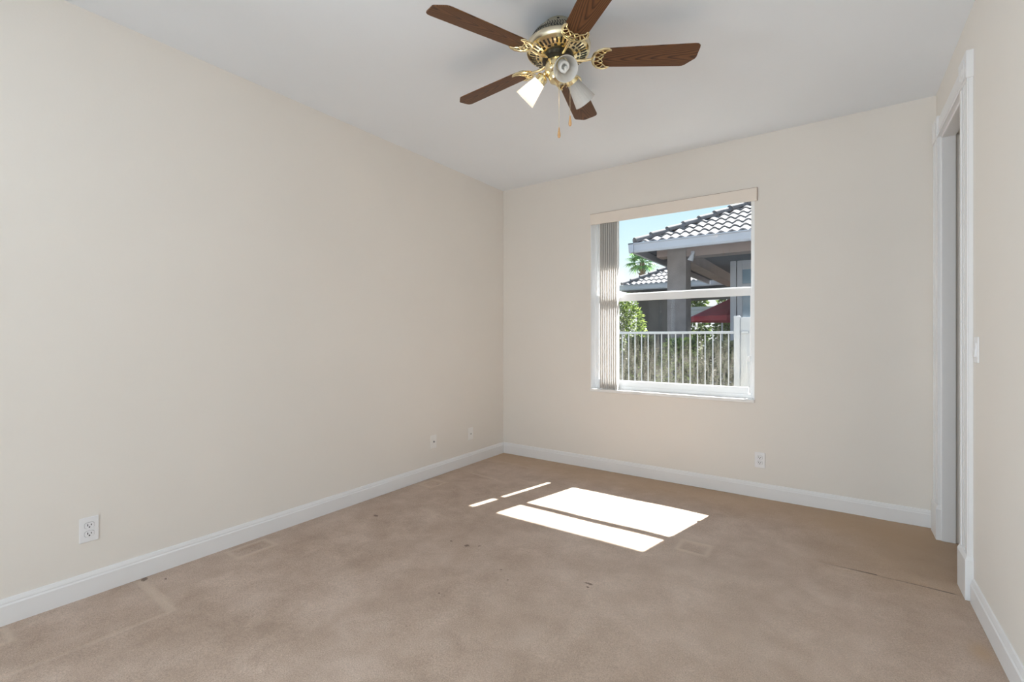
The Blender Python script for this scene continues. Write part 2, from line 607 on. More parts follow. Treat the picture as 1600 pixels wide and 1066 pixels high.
tag(w.build('ceiling', M['ceiling']), kind='structure', label='flat white ceiling', cat='ceiling')
w = MB()  # window frame added in the side fill opening, out of view
for yy in (SY0, (SY0 + SY1) / 2 - .025, SY1 - .05):
    w.box((XL - .11, yy, SZ0), (XL - .05, yy + .05, SZ1))
for zz in (SZ0, SZ1 - .05):
    w.box((XL - .105, SY0 + .05, zz), (XL - .055, SY1 - .05, zz + .05))
tag(w.build('added_window', M['frame']), kind='structure', label='added white side window frame around the side fill opening', cat='window')
# closet beyond the doorway
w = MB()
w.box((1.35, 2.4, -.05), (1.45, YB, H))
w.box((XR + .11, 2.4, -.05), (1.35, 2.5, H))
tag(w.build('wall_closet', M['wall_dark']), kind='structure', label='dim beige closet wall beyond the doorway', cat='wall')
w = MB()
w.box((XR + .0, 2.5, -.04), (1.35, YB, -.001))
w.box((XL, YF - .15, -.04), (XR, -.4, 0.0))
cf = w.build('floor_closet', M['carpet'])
a_ = cf.data.attributes.new('ochre', 'FLOAT', 'POINT')
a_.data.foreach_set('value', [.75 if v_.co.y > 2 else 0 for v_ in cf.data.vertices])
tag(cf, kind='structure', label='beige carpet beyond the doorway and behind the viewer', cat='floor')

# ---- carpet as a fine height field: furniture dents, a wrinkle, pressed strips
nx, ny = 340, 436
xs = np.linspace(XL, XR, nx)
ys = np.linspace(-.4, YB, ny)
GX, GY = np.meshgrid(xs, ys, indexing='xy')
HZ = np.zeros_like(GX)
WE = np.zeros_like(GX)
rng = np.random.default_rng(3)


def sstep(a, b, v):
    t = np.clip((v - a) / (b - a), 0, 1)
    return t * t * (3 - 2 * t)


def rect_d(cx, cy_, hw, hh, a=0.0):
    ca, sa = math.cos(a), math.sin(a)
    u = (GX - cx) * ca + (GY - cy_) * sa
    v_ = -(GX - cx) * sa + (GY - cy_) * ca
    return np.maximum(np.abs(u) - hw, np.abs(v_) - hh)


for (cx_, cy_, hw, hh, a) in ((-0.675, 2.795, .05, .045, 0.0), (-2.745, 1.33, .035, .075, 0.0), (-2.74, 2.77, .04, .05, 0.0), (-2.76, 0.30, .04, .05, 0)):
    d = rect_d(cx_, cy_, hw, hh, a)
    inside = 1 - sstep(-.004, .010, d)
    ring = np.exp(-((d - .028) / .014) ** 2)
    HZ += -0.003 * inside + 0.003 * ring
    WE += 0.85 * ring


def strip(x0, y0, x1, y1, hw, amt, hgt):
    global HZ, WE
    L = math.hypot(x1 - x0, y1 - y0)
    ux, uy = (x1 - x0) / L, (y1 - y0) / L
    s_ = (GX - x0) * ux + (GY - y0) * uy
    n_ = -(GX - x0) * uy + (GY - y0) * ux
    k = sstep(-.03, .03, s_) * (1 - sstep(L - .03, L + .03, s_))
    p = (1 - sstep(hw * .6, hw * 1.2, np.abs(n_))) * k
    WE += amt * p
    HZ += hgt * p


strip(-2.86, .835, -2.42, .828, .022, .8, -.004)
strip(-2.42, .828, -2.43, .52, .014, .5, -.002)
strip(-2.72, 3.66, -2.32, 3.64, .012, .7, -.002)
strip(-2.70, 3.20, -2.36, 3.17, .016, .55, -.002)
strip(-2.45, 2.35, -2.05, 2.30, .02, .25, -.001)
strip(-2.5, -.3, -2.43, .50, .012, .35, -.002)
# the wrinkle near the doorway: a sharp fold, high on the far side
n_ = GY - (2.9977 - .0321 * GX)
k = sstep(-.13, .02, GX) * (1 - sstep(.44, .475, GX))
HZ += k * .006 * np.exp(np.clip(n_, None, 0) / .05) * (n_ < 0) + k * -.004 * np.exp(-(n_ / .03) ** 2) * (n_ >= 0)
# slow undulation
for _ in range(14):
    fx, fy, ph = rng.normal() * 3.2, rng.normal() * 3.2, rng.uniform(0, 6.28)
    HZ += .0006 * np.sin(fx * GX + fy * GY + ph)
# ochre tone along the end wall, in the corner and by the doorway, and one rusty stain at the right skirting
SO = np.zeros_like(GX)
WE += 0.33 * np.exp(-(((GX + .55) / .95) ** 2 + ((GY - 2.2) / .95) ** 2))  # broad lighter patch: window glare put into the carpet colour
wob = sum(np.sin(rng.normal() * 6 * GX + rng.normal() * 6 * GY + rng.uniform(0, 6.28)) for _ in range(8)) / 8
SO += 0.75 * (1 - sstep(.05, .62, YB - GY + .12 * wob))
SO += 0.25 * (1 - sstep(.0, .35, GX - XL + .10 * wob)) * sstep(1.8, 3.2, GY)
SO += 0.75 * np.exp(-(((GX - .35) / .45) ** 2 + ((GY - 3.35) / .45) ** 2))
SO += 0.8 * np.exp(-(((GX - .455) / .035) ** 2 + ((GY - 2.50) / .07) ** 2))
verts = np.stack([GX, GY, HZ], -1).reshape(-1, 3)
idx = np.arange(nx * ny).reshape(ny, nx)
quads = np.stack([idx[:-1, :-1], idx[:-1, 1:], idx[1:, 1:], idx[1:, :-1]], -1).reshape(-1, 4)
me = bpy.data.meshes.new('floor')
me.vertices.add(len(verts))
me.vertices.foreach_set('co', verts.ravel())
me.loops.add(quads.size)
me.loops.foreach_set('vertex_index', quads.ravel())
me.polygons.add(len(quads))
me.polygons.foreach_set('loop_start', np.arange(0, quads.size, 4))
me.polygons.foreach_set('use_smooth', np.ones(len(quads), bool))
me.update(calc_edges=True)
for nm, arr in (('wear_glare', np.clip(WE, -1, 1)), ('ochre', np.clip(SO, 0, 1))):
    a_ = me.attributes.new(nm, 'FLOAT', 'POINT')
    a_.data.foreach_set('value', arr.ravel().astype(np.float32))
me.materials.append(M['carpet'])
fo = bpy.data.objects.new('floor', me)
col.objects.link(fo)
tag(fo, 'worn beige carpet with stains and furniture dents', 'carpet', kind='structure')

# ---- baseboards: flat lower board, sloped bead on top
PROF = [(0, 0), (.015, 0), (.015, .082), (.011, .088), (.011, .094), (.006, .108), (0, .110)]


def baseboard(name, p0, p1, inward, label):
    p0, p1, inward = Vector(p0), Vector(p1), Vector(inward)
    P, n_ = [], len(PROF)
    for q in (p0, p1):
        for d, z in PROF:
            P.append(q + inward * d + Vector((0, 0, z)))
    F = [(i, (i + 1) % n_, n_ + (i + 1) % n_, n_ + i) for i in range(n_)] + [tuple(range(n_)), tuple(range(2 * n_ - 1, n_ - 1, -1))]
    tag(MB().poly(P, F).build(name, M['trim']), label, 'baseboard', kind='structure')


baseboard('baseboard_left', (XL, YF, 0), (XL, YB, 0), (1, 0, 0), 'white baseboard along the left wall')
baseboard('baseboard_back', (XL + .015, YB, 0), (XR, YB, 0), (0, -1, 0), 'white baseboard under the window wall')
baseboard('baseboard_right', (XR, YF, 0), (XR, 2.94, 0), (-1, 0, 0), 'white baseboard along the right wall')

# ---- doorway: fluted casings, corner blocks, plinth blocks, jamb
dr = thing('door_1', (XR, (DY0 + DY1) / 2, 0), 'white cased doorway at the far end of the right wall', 'doorway', kind='structure')


def dpart(mb, name, bev=.003):
    mb.build(name, M['trim'], dr, bevel=bev, origin=None, loc=-Vector(dr.location))


def casing(y0, y1, z0, z1):
    b_ = MB()
    b_.box((XR - .016, y0, z0), (XR, y1, z1))
    wd = y1 - y0
    for f0, f1, th in ((0, .12, .022), (.88, 1, .022), (.25, .35, .019), (.45, .55, .019), (.65, .75, .019)):
        b_.box((XR - th, y0 + wd * f0, z0), (XR - .016, y0 + wd * f1, z1))
    return b_


CW = 0.155
dpart(casing(DY0 - CW, DY0, .20, DZ), 'casing')
dpart(casing(DY1, DY1 + CW, .20, DZ), 'casing')
hb = MB()
hb.box((XR - .016, DY0, DZ), (XR, DY1, DZ + .11))
for f0, f1, th in ((0, .12, .022), (.3, .7, .018)):
    hb.box((XR - th, DY0, DZ + .11 * f0), (XR - .016, DY1, DZ + .11 * f1))
dpart(hb, 'head_casing')
for yy in (DY0 - CW, DY1):
    b_ = MB()
    b_.box((XR - .026, yy - .006, DZ - .004), (XR, yy + CW + .006, DZ + .122))
    b_.lathe([(.052, 0), (.052, .003), (.042, .004), (.034, .001), (.018, .001), (.014, .004), (0, .005)], 24,
             T(XR - .026, yy + CW / 2, DZ + .058) @ R(-PI / 2, 'Y'))
    dpart(b_, 'corner_block', .002)
    b_ = MB()
    b_.box((XR - .030, yy - .008, 0), (XR, yy + CW + .008, .185))
    b_.poly([(XR - .030, yy - .008, .185), (XR, yy - .008, .185), (XR, yy + CW + .008, .185), (XR - .030, yy + CW + .008, .185),
             (XR - .022, yy - .002, .205), (XR, yy - .002, .205), (XR, yy + CW + .002, .205), (XR - .022, yy + CW + .002, .205)],
            [(0, 1, 5, 4), (1, 2, 6, 5), (2, 3, 7, 6), (3, 0, 4, 7), (4, 5, 6, 7)])
    dpart(b_, 'plinth_block', .002)
b_ = MB()
b_.box((XR - .004, DY0 - .001, 0), (XR + .058, DY0 + .016, DZ))
b_.box((XR - .004, DY1 - .016, 0), (XR + .058, DY1 + .001, DZ))
b_.box((XR - .004, DY0, DZ - .016), (XR + .058, DY1, DZ + .001))
dpart(b_, 'jamb', .002)

# ---- window: recess, single-hung aluminium unit, stool
wd = thing('window_1', ((OX0 + OX1) / 2, YB, OZ0), 'white single hung window in the end wall', 'window', kind='structure')
WO = -Vector(wd.location)


def wpart(mb, name, mat, par=None, bev=.002, loc=WO):
    return mb.build(name, mat, par or wd, bevel=bev, loc=loc)


b_ = MB()
b_.box((OX0 - .0, YB - .016, OZ0 - .025), (OX1 + .0, YB + .10, OZ0))
wpart(b_, 'window_sill', M['sill'], bev=.004)
FY0, FY1 = 4.035, 4.105
b_ = MB()
b_.box((OX0, YB + .002, OZ0), (OX0 + .005, FY0, OZ1))
b_.box((OX1 - .005, YB + .002, OZ0), (OX1, FY0, OZ1))
b_.box((OX0 + .005, YB + .002, OZ1 - .005), (OX1 - .005, FY0, OZ1))
wpart(b_, 'reveal_daylight_liner', M['frame'], bev=0)  # white liner colour stands in for daylight bounced onto the reveals
b_ = MB()
b_.box((OX0, FY0, OZ0), (OX0 + .025, FY1, OZ1))
b_.box((OX1 - .028, FY0, OZ0), (OX1, FY1, OZ1))
b_.box((OX0 + .025, FY0, OZ0), (OX1 - .028, FY1, OZ0 + .03))
b_.box((OX0 + .025, FY0, OZ1 - .03), (OX1 - .028, FY1, OZ1))
wpart(b_, 'outer_frame', M['frame'])
GX0, GX1 = OX0 + .025, OX1 - .028
# lower sash (room side) and upper sash (outside)
b_ = MB()
sy0, sy1 = FY0 + .004, FY0 + .030
b_.box((GX0, sy0, OZ0 + .03), (GX0 + .018, sy1, 1.598))
b_.box((GX1 - .014, sy0, OZ0 + .03), (GX1, sy1, 1.598))
b_.box((GX0 + .018, sy0, OZ0 + .03), (GX1 - .026, sy1, OZ0 + .082))
b_.box((GX0 + .018, sy0 + .006, 1.536), (GX1 - .014, sy1, 1.598))
lower = wpart(b_, 'lower_sash', M['frame'])
b_ = MB()
b_.box((GX0, sy1 + .004, 1.545), (GX0 + .016, FY1 - .006, OZ1 - .03))
b_.box((GX1 - .012, sy1 + .004, 1.545), (GX1, FY1 - .006, OZ1 - .03))
b_.box((GX0 + .016, sy1 + .004, 1.570), (GX1 - .012, sy1 + .026, 1.608))
b_.box((GX0 + .016, sy1 + .004, OZ1 - .045), (GX1 - .022, FY1 - .006, OZ1 - .03))
upper = wpart(b_, 'upper_sash', M['frame'])
gc = Vector(((GX0 + GX1) / 2, 0, 0))
b_ = MB()
b_.poly([(GX0 + .012, 0, 0), (GX1 - .02, 0, 0), (GX1 - .02, 0, .725), (GX0 + .012, 0, .725)], [(0, 1, 2, 3)])
wpart(b_, 'pane', M['glass_dirty'], lower, 0, Vector((0, sy0 + .016, OZ0 + .078)))
b_ = MB()
b_.poly([(GX0 + .010, 0, 0), (GX1 - .016, 0, 0), (GX1 - .016, 0, .70), (GX0 + .010, 0, .70)], [(0, 1, 2, 3)])
wpart(b_, 'pane', M['glass'], upper, 0, Vector((0, sy1 + .02, 1.595)))
b_ = MB()
b_.box((GX0 + .028, sy0 - .006, OZ0 + .072), (GX1 - .15, sy0, OZ0 + .079))
wpart(b_, 'lift_rail', M['frame'], lower, .001, (0, 0, 0))
b_ = MB()
b_.box((GX1 - .030, FY0 - .006, 1.02), (GX1 - .012, FY0 + .004, 1.06))
wpart(b_, 'sash_latch', M['frame'], lower, .002, (0, 0, 0))

# ---- vertical blind pushed to the left
vb = thing('vertical_blind', (-1.2, 3.925, 2.25), 'cream vertical blind with its vanes stacked at the left of the window', 'blind')
VO = -Vector(vb.location)
b_ = MB()
b_.box((-1.873, 3.936, 2.244), (-.500, 3.951, 2.341))
val = b_.build('valance', M['valance'], vb, bevel=.002, loc=VO)
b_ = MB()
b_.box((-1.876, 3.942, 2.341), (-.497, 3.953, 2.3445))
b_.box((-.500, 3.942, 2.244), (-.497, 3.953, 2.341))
b_.build('shadow_line', M['edge'], val)  # dark strip standing in for the shadow gap above and beside the valance
b_ = MB()
b_.box((-1.865, 3.975, 2.29), (-.525, 4.015, 2.325))
b_.build('headrail', M['frame'], vb, bevel=.002, loc=VO)
NV = 9
for i in range(NV):
    xx = -1.790 + i * (.165 / (NV - 1))
    m_ = T(xx, 3.994, .739) @ R(math.radians(random.uniform(9.5, 12)), 'Z')
    # each vane a shallow curved strip standing edge-on to the window
    sec = []
    for j in range(9):
        t = -1 + 2 * j / 8
        sec.append((.004 * (1 - t * t), .0445 * t))
    out2 = [(x + .0006, y) for x, y in sec] + [(x - .0006, y) for x, y in reversed(sec)]
    MB().prism(out2, m_, 1.54).build('vane', M['vane'], vb, loc=VO)
b_ = MB()
for i in range(NV):
    xx = -1.790 + i * (.165 / (NV - 1))
    b_.box((xx - .002, 3.986, 2.276), (xx + .002, 4.002, 2.292))
b_.build('vane_clip', M['frame'], vb, loc=VO)


# ---- outlets
def outlet(name, loc, rotz, label, kind):
    """local: plate in XZ, facing -Y"""
    t = thing(name, loc, label, 'outlet' if kind == 'duplex' else ('switch' if kind == 'switch' else 'wall plate'), rot=(0, 0, rotz))
    pm = M['plate'] if kind in ('duplex', 'switch') else M['plate_ivory']
    MB().box((-.035, -.006, -.0575), (.035, 0, .0575)).build('cover_plate', pm, t, bevel=.003)
    if kind == 'duplex':
        for zz in (.0195, -.0195):
            o2 = [(.0172 * math.cos(a), .0145 * math.sin(a)) for a in np.linspace(0, 2 * PI, 24, endpoint=False)]
            o2 = [(max(-.0165, min(.0165, x * 1.12)), max(-.0135, min(.0135, y * 1.05))) for x, y in o2]
            rc = MB().prism(o2, T(0, -.0055, zz) @ R(PI / 2, 'X'), .0035).build('receptacle', M['plate'], t)
            b2 = MB()
            b2.box((-.0078, -.0096, zz - .002), (-.0048, -.0085, zz + .0075))
            b2.box((.0048, -.0096, zz - .001), (.0078, -.0085, zz + .0065))
            b2.lathe([(.0030, 0), (.0030, .001), (0, .001)], 10, T(0, -.0086, zz - .0075) @ R(PI / 2, 'X'))
            b2.build('contact_slots', M['slot'], rc)
            # thin dark ring modelled as the shadow gap around the receptacle
            o3 = [(x * 1.07, y * 1.07) for x, y in o2]
            MB().prism(o3, T(0, -.0055, zz) @ R(PI / 2, 'X'), .0009).build('receptacle_shadow_gap', M['gasket'], rc)
        MB().lathe([(.003, 0), (.003, .001), (0, .0014)], 12, T(0, -.0058, 0) @ R(PI / 2, 'X')).build('screw', M['plate'], t)
    elif kind == 'coax':
        MB().lathe([(.008, 0), (.008, .003), (.005, .003), (.005, .010), (.002, .010), (0, .008)], 16, T(0, -.0058, 0) @ R(PI / 2, 'X')).build('coaxial_jack', M['gasket'], t)
    elif kind == 'phone':
        jk = MB().box((-.011, -.0085, -.010), (.011, -.0055, .010)).build('jack', M['plate_ivory'], t, bevel=.001)
        MB().box((-.0065, -.0092, -.006), (.0065, -.0084, .004)).build('jack_opening', M['gasket'], jk)
        for zz in (.042, -.042):
            MB().lathe([(.003, 0), (.003, .001), (0, .0014)], 12, T(0, -.0058, zz) @ R(PI / 2, 'X')).build('screw', M['plate_ivory'], t)
    elif kind == 'switch':
        MB().box((-.017, -.0075, -.033), (.017, -.0055, .033)).build('rocker_frame', M['plate'], t, bevel=.001)
        MB().poly([(-.015, -.0075, -.031), (.015, -.0075, -.031), (.015, -.0075, .031), (-.015, -.0075, .031),
                   (-.015, -.014, -.031), (.015, -.014, -.031), (.015, -.0085, .031), (-.015, -.0085, .031)],
                  [(0, 3, 2, 1), (4, 5, 6, 7), (0, 1, 5, 4), (1, 2, 6, 5), (2, 3, 7, 6), (3, 0, 4, 7)]).build('rocker', M['plate'], t)
    return t


outlet('wall_outlet', (XL, .652, .311), PI / 2, 'white duplex outlet on the left wall, nearest the viewer', 'duplex')
outlet('wall_jack_plate', (XL, 2.92, .303), PI / 2, 'small plate with a dark cable jack low on the left wall', 'coax')
outlet('wall_jack_plate', (XL, 3.418, .288), PI / 2, 'plain jack plate low on the left wall closest to the corner', 'phone')
outlet('wall_outlet', (-.481, YB, .283), 0, 'white duplex outlet on the end wall right of the window', 'duplex')
outlet('light_switch', (XR, 3.0 - .115, 1.155), -PI / 2, 'white rocker light switch on the right wall beside the doorway', 'switch')

# ================================================================== CEILING FAN
fan = thing('ceiling_fan', (-1.123, 2.0, H), 'brass ceiling fan with five oak blades and three glass lamps', 'ceiling fan')
MB().lathe([(.070, 0), (.072, -.006), (.078, -.012), (.080, -.026), (.082, -.038)], 40).build('canopy', M['brass_pale'], fan, smooth=True)
for k in range(10):
    a = 2 * PI * k / 10 + .2
    MB().lathe([(.006, 0), (.006, .002), (0, .002)], 10, R(a, 'Z') @ T(.0785, 0, -.019) @ R(PI / 2, 'Y')).build('canopy_screw', M['black'], fan)
MB().lathe([(.080, -.034), (.102, -.036), (.112, -.042), (.116, -.048), (.148, -.098), (.155, -.102), (.158, -.112), (.156, -.126), (.150, -.134)], 64).build('motor_housing', M['brass_pale'], fan, smooth=True)
# herringbone vent band on the sloping shoulder
b_ = MB()
sl = math.atan2(.050, .032)
for k in range(64):
    a = 2 * PI * k / 64
    for (rr, zz, tw) in ((.1225, -.0582, .45), (.1320, -.0730, -.45), (.1415, -.0878, .45)):
        mm = R(a, 'Z') @ T(rr, 0, zz + .0008) @ R(sl, 'Y') @ R(tw, 'Z')
        b_.box((-.0072, -.0015, -.0010), (.0072, .0015, .0012), mm)
b_.build('vent_lattice', M['black'], fan)
MB().lathe([(.150, -.132), (.152, -.137), (.146, -.142), (.120, -.149), (.090, -.156), (.078, -.158), (.074, -.152)], 64).build('vent_plate', M['brass'], fan, smooth=True)
b_ = MB()
sl2 = -math.atan2(.014, .056)
for k in range(40):
    a = 2 * PI * k / 40
    mm = R(a, 'Z') @ T(.124, 0, -.1478) @ R(sl2, 'Y')
    b_.box((-.015, -.0042, -.0014), (.015, .0042, .0006), mm)
    mm = R(a + .08, 'Z') @ T(.098, 0, -.1541) @ R(sl2, 'Y')
    if k % 2 == 0:
        b_.box((-.005, -.0075, -.0014), (.005, .0075, .0006), mm)
b_.build('vent_slot', M['black'], fan)
MB().lathe([(.074, -.150), (.078, -.158), (.078, -.176), (.066, -.180), (.050, -.180)], 40).build('flywheel', M['black'], fan, smooth=True)
MB().lathe([(.050, -.176), (.062, -.182), (.064, -.190), (.064, -.232), (.060, -.240), (.048, -.246), (.046, -.262), (.040, -.274), (.022, -.282), (.012, -.292), (.006, -.300), (0, -.302)], 48).build('switch_housing', M['brass'], fan, smooth=True)

# blades and their ornate irons
PITCH = math.radians(-12)
outline = [(.180, -.030), (.186, -.043), (.200, -.051), (.235, -.056), (.42, -.062), (.640, -.067), (.656, -.065), (.666, -.056), (.668, -.044),
           (.668, .012), (.664, .022), (.624, .060), (.612, .066), (.600, .067), (.42, .062), (.235, .056), (.200, .051), (.186, .043), (.180, .030)]
def blade_mesh():
    b2 = MB()
    b2.prism(outline, T(0, 0, -.003), .006)
    return b2


def iron_mesh():
    b2 = MB()
    zz = -.0065
    b2.tube([(.062, 0, -.004), (.095, 0, -.012), (.130, 0, -.012), (.165, 0, zz)], [.010, .0075, .0065, .006], 10)
    def arc(pts, r0):
        b2.tube([(x, y, zz) for x, y in pts], r0, 8)
    outer = [(.252, -.050), (.238, -.058), (.216, -.059), (.192, -.050), (.174, -.030), (.166, 0), (.174, .030), (.192, .050), (.216, .059), (.238, .058), (.252, .050)]
    arc(outer, [.003, .0055, .0062, .0066, .0070, .0080, .0070, .0066, .0062, .0055, .003])
    inner = [(.252, -.050), (.232, -.046), (.222, -.034), (.213, -.026), (.216, -.015), (.206, 0), (.216, .015), (.213, .026), (.222, .034), (.232, .046), (.252, .050)]
    arc(inner, .0036)
    for p, q in (((.170, -.014), (.190, -.012)), ((.170, .014), (.190, .012)), ((.190, -.012), (.206, 0)), ((.190, .012), (.206, 0)), ((.190, -.012), (.213, -.026)), ((.190, .012), (.213, .026)),
                 ((.186, -.040), (.213, -.026)), ((.186, .040), (.213, .026)), ((.204, -.054), (.222, -.034)), ((.204, .054), (.222, .034))):
        arc([p, q], .0030)
    return b2


BZ = -.166
az0 = math.radians(31.7)
blade0 = blade_mesh().build('blade', M['oak'], fan, bevel=.0015)
iron0 = iron_mesh().build('blade_iron', M['brass'], fan, smooth=True)
for k in range(5):
    for src in (blade0, iron0):
        o = src if k == 0 else src.copy()
        if k:
            col.objects.link(o)
            o.parent = fan
        o.location = (0, 0, BZ)
        o.rotation_euler = (PITCH, 0, az0 + k * 2 * PI / 5)

# three lamps on curved arms
for k, az in enumerate((math.radians(-50), math.radians(71), math.radians(186))):
    tilt = math.radians(50)
    rz = R(az, 'Z')
    arm = MB()
    arm.tube([(.045, 0, -.215), (.062, 0, -.214), (.074, 0, -.222), (.082, 0, -.234)], [.012, .011, .010, .010], 12, rz)
    fit = arm.build('lamp_arm', M['brass'], fan, smooth=True)
    ax = rz @ T(.078, 0, -.230) @ R(PI - tilt, 'Y')          # +Z along the lamp axis, outward and down
    sk = MB()
    sk.lathe([(.014, -.006), (.026, 0), (.030, .010), (.031, .030), (.028, .030)], 28, ax)
    for q in range(3):
        sk.lathe([(.0028, 0), (.0028, .012), (0, .012)], 8, ax @ R(q * 2.094 + .5, 'Z') @ T(.029, 0, .022) @ R(PI / 2, 'Y'))
    sk.build('socket', M['brass'], fit, smooth=True)
    # ribbed glass shade
    seg = 72
    pts, fcs = [], []
    prof = [(.0275, .018), (.030, .030), (.034, .050), (.040, .075), (.047, .105), (.053, .132), (.056, .140), (.0535, .140), (.050, .130), (.044, .105), (.037, .075), (.031, .050), (.027, .030)]
    for i, (r_, z_) in enumerate(prof):
        for q in range(seg):
            t = 2 * PI * q / seg
            amp = .0009 if 1 <= i <= 5 else 0
            rr = r_ + amp * math.cos(t * 24)
            pts.append(ax @ Vector((rr * math.cos(t), rr * math.sin(t), z_)))
    for i in range(len(prof) - 1):
        for q in range(seg):
            fcs.append((i * seg + q, i * seg + (q + 1) % seg, (i + 1) * seg + (q + 1) % seg, (i + 1) * seg + q))
    MB().poly(pts, fcs).build('lamp_shade', M['shade'], fit, smooth=True)
    # spiral lamp
    bm_ = MB()
    hel = []
    for q in range(61):
        t = q / 60
        a = t * 2 * PI * 3.25
        rr = .019 if t < .93 else .019 * (1 - t) / .07 + .002
        hel.append((rr * math.cos(a), rr * math.sin(a), .050 + .052 * t))
    bm_.tube(hel, .0068, 8, ax)
    bm_.lathe([(.013, .028), (.022, .032), (.022, .046), (.018, .050), (0, .050)], 20, ax)
    lit = (k == 2)
    bl = bm_.build('bulb', M['bulb_lit'] if lit else M['bulb'], fit, smooth=True)
    if lit:
        bl['label'] = 'glowing warm bulb in the left lamp'
        pl = bpy.data.lights.new('fan_lamp_glow', 'POINT')
        pl.energy = 0.5
        pl.color = (1.0, 0.80, 0.58)
        pl.shadow_soft_size = 0.022
        po = bpy.data.objects.new('fan_lamp_glow', pl)
        col.objects.link(po)
        po.location = Vector(fan.location) + ax @ Vector((0, 0, .112))
        po.parent = None

# pull chains with wooden pendants
for (dx, dy, ztop, zbot) in ((-.02, .045, -.262, -.48), (.050, .030, -.236, -.445)):
    ch = MB().tube([(dx * .6, dy * .6, ztop), (dx, dy, ztop - .012), (dx, dy, zbot)], .0012, 6).build('pull_chain', M['brass_pale'], fan)
    MB().lathe([(.0015, .002), (.0035, -.004), (.0045, -.014), (.0075, -.034), (.0078, -.042), (.005, -.050), (0, -.052)], 16, T(dx, dy, zbot)).build('pendant', M['pendant'], ch, smooth=True)

# ================================================================== OUTSIDE
GZ = -0.25
w = MB()
w.box((-40, YB + WT, GZ - .1), (30, 60, GZ))
tag(w.build('ground', M['grass']), 'bare side yard outside the window', 'ground', kind='structure')
w = MB()
w.box((-40, -40, GZ - .1), (30, YF - .15, GZ))
tag(w.build('ground', M['grass']), 'bare yard behind the house', 'ground', kind='structure')
# our own roof overhang above the window
w = MB()
w.box((-6, YB + WT, 2.62), (4, 4.60, 2.80))
w.box((-6, 4.60, 2.60), (4, 4.62, 2.82))
tag(w.build('trim_eave', M['asphalt_roof']), 'roof overhang above the window outside', 'eave', kind='structure')


def tile_face(mb, O, U, V, Wd, run, clipl, tanp, pitch=.19, expo=.36, amp=.046):
    """wavy roof tiles: O eave corner, U along eave, V horizontal inward; the left end follows a 45 degree hip when clipl"""
    U, V = Vector(U), Vector(V)
    up = Vector((0, 0, 1))
    cosp = 1 / math.sqrt(1 + tanp * tanp)
    nc = int(run / (expo * cosp))
    sub = 8
    for c in range(nc):
        v0 = c * expo * cosp
        v1 = (c + 1) * expo * cosp + .03
        u_min = v0 if clipl else 0.0
        k0 = math.floor(u_min / pitch * sub)
        k1 = int(Wd / pitch * sub)
        P, F = [], []
        n = 0
        off = .5 * pitch * (c % 2) * 0
        for k in range(k0, k1 + 1):
            u = max(k * pitch / sub, u_min * .99)
            ph = 2 * PI * (u + off) / pitch
            hgt = amp * (math.cos(ph) * .5 + .5) ** 0.8
            lo = O + U * u + V * (v0 - .01) + up * (v0 * tanp + hgt + .022)
            hi = O + U * u + V * v1 + up * (v1 * tanp + hgt - .014)
            li = lo - up * .030 + V * .004
            P += [lo, hi, li]
            if n:
                a = (n - 1) * 3
                b2 = n * 3
                F += [(a, b2, b2 + 1, a + 1), (a + 2, b2 + 2, b2, a)]
            n += 1
        mb.poly(P, F)


def hip_caps(mb, P0, P1, r=.095, L=.40):
    P0, P1 = Vector(P0), Vector(P1)
    d = P1 - P0
    n = int(d.length / L)
    d.normalize()
    s = d.cross(Vector((0, 0, 1))).normalized()
    u = s.cross(d)
    for i in range(n):
        a, b2 = P0 + d * (i * L - .02), P0 + d * ((i + 1) * L + .03)
        ring = []
        for (q, rr, dz) in ((a, r * 1.08, .022), (b2, r * .9, -.004)):
            ring.append([q + s * (rr * math.cos(t)) + u * (rr * math.sin(t) * .9 + dz) for t in np.linspace(-.25, PI + .25, 11)])
        P = ring[0] + ring[1] + [q - u * .018 * 1 + (P0 - P0) for q in ring[0]]
        F = [(j, j + 1, 11 + j + 1, 11 + j) for j in range(10)]
        F.append(tuple(range(11)))
        mb.poly(P[:22], F)


# ---- the neighbour's patio wing
E0 = Vector((-3.58, 9.70, 3.21))
TP = 0.50
nh = thing('neighbour_house', (0.5, 12.0, GZ), 'grey stucco house with a tiled patio roof across the fence', 'house')
NO = -Vector(nh.location)


def npart(mb, name, mat, smooth=False, bev=0, par=None):
    return mb.build(name, mat, par or nh, smooth=smooth, bevel=bev, loc=NO if par is None else (0, 0, 0), normals=name not in ('tile_roof',))


b_ = MB()
tile_face(b_, E0 + Vector((.02, .02, .0)), (1, 0, 0), (0, 1, 0), 9.0, 4.0, True, TP)
npart(b_, 'tile_roof', M['tile'], smooth=True)
b_ = MB()       # the slope facing left
tile_face(b_, E0 + Vector((.02, 7.2, .0)), (0, -1, 0), (1, 0, 0), 7.2, 4.0, False, TP)
bb = [f for f in b_.bm.verts if f.co.y - E0.y < f.co.x - E0.x - .02]
bmesh.ops.delete(b_.bm, geom=bb, context='VERTS')
npart(b_, 'tile_roof', M['tile'], smooth=True)
b_ = MB()
hip_caps(b_, E0 + Vector((.03, .03, .03)), E0 + Vector((4.0, 4.0, 4.0 * TP + .03)))
npart(b_, 'hip_cap', M['cap'], smooth=True)


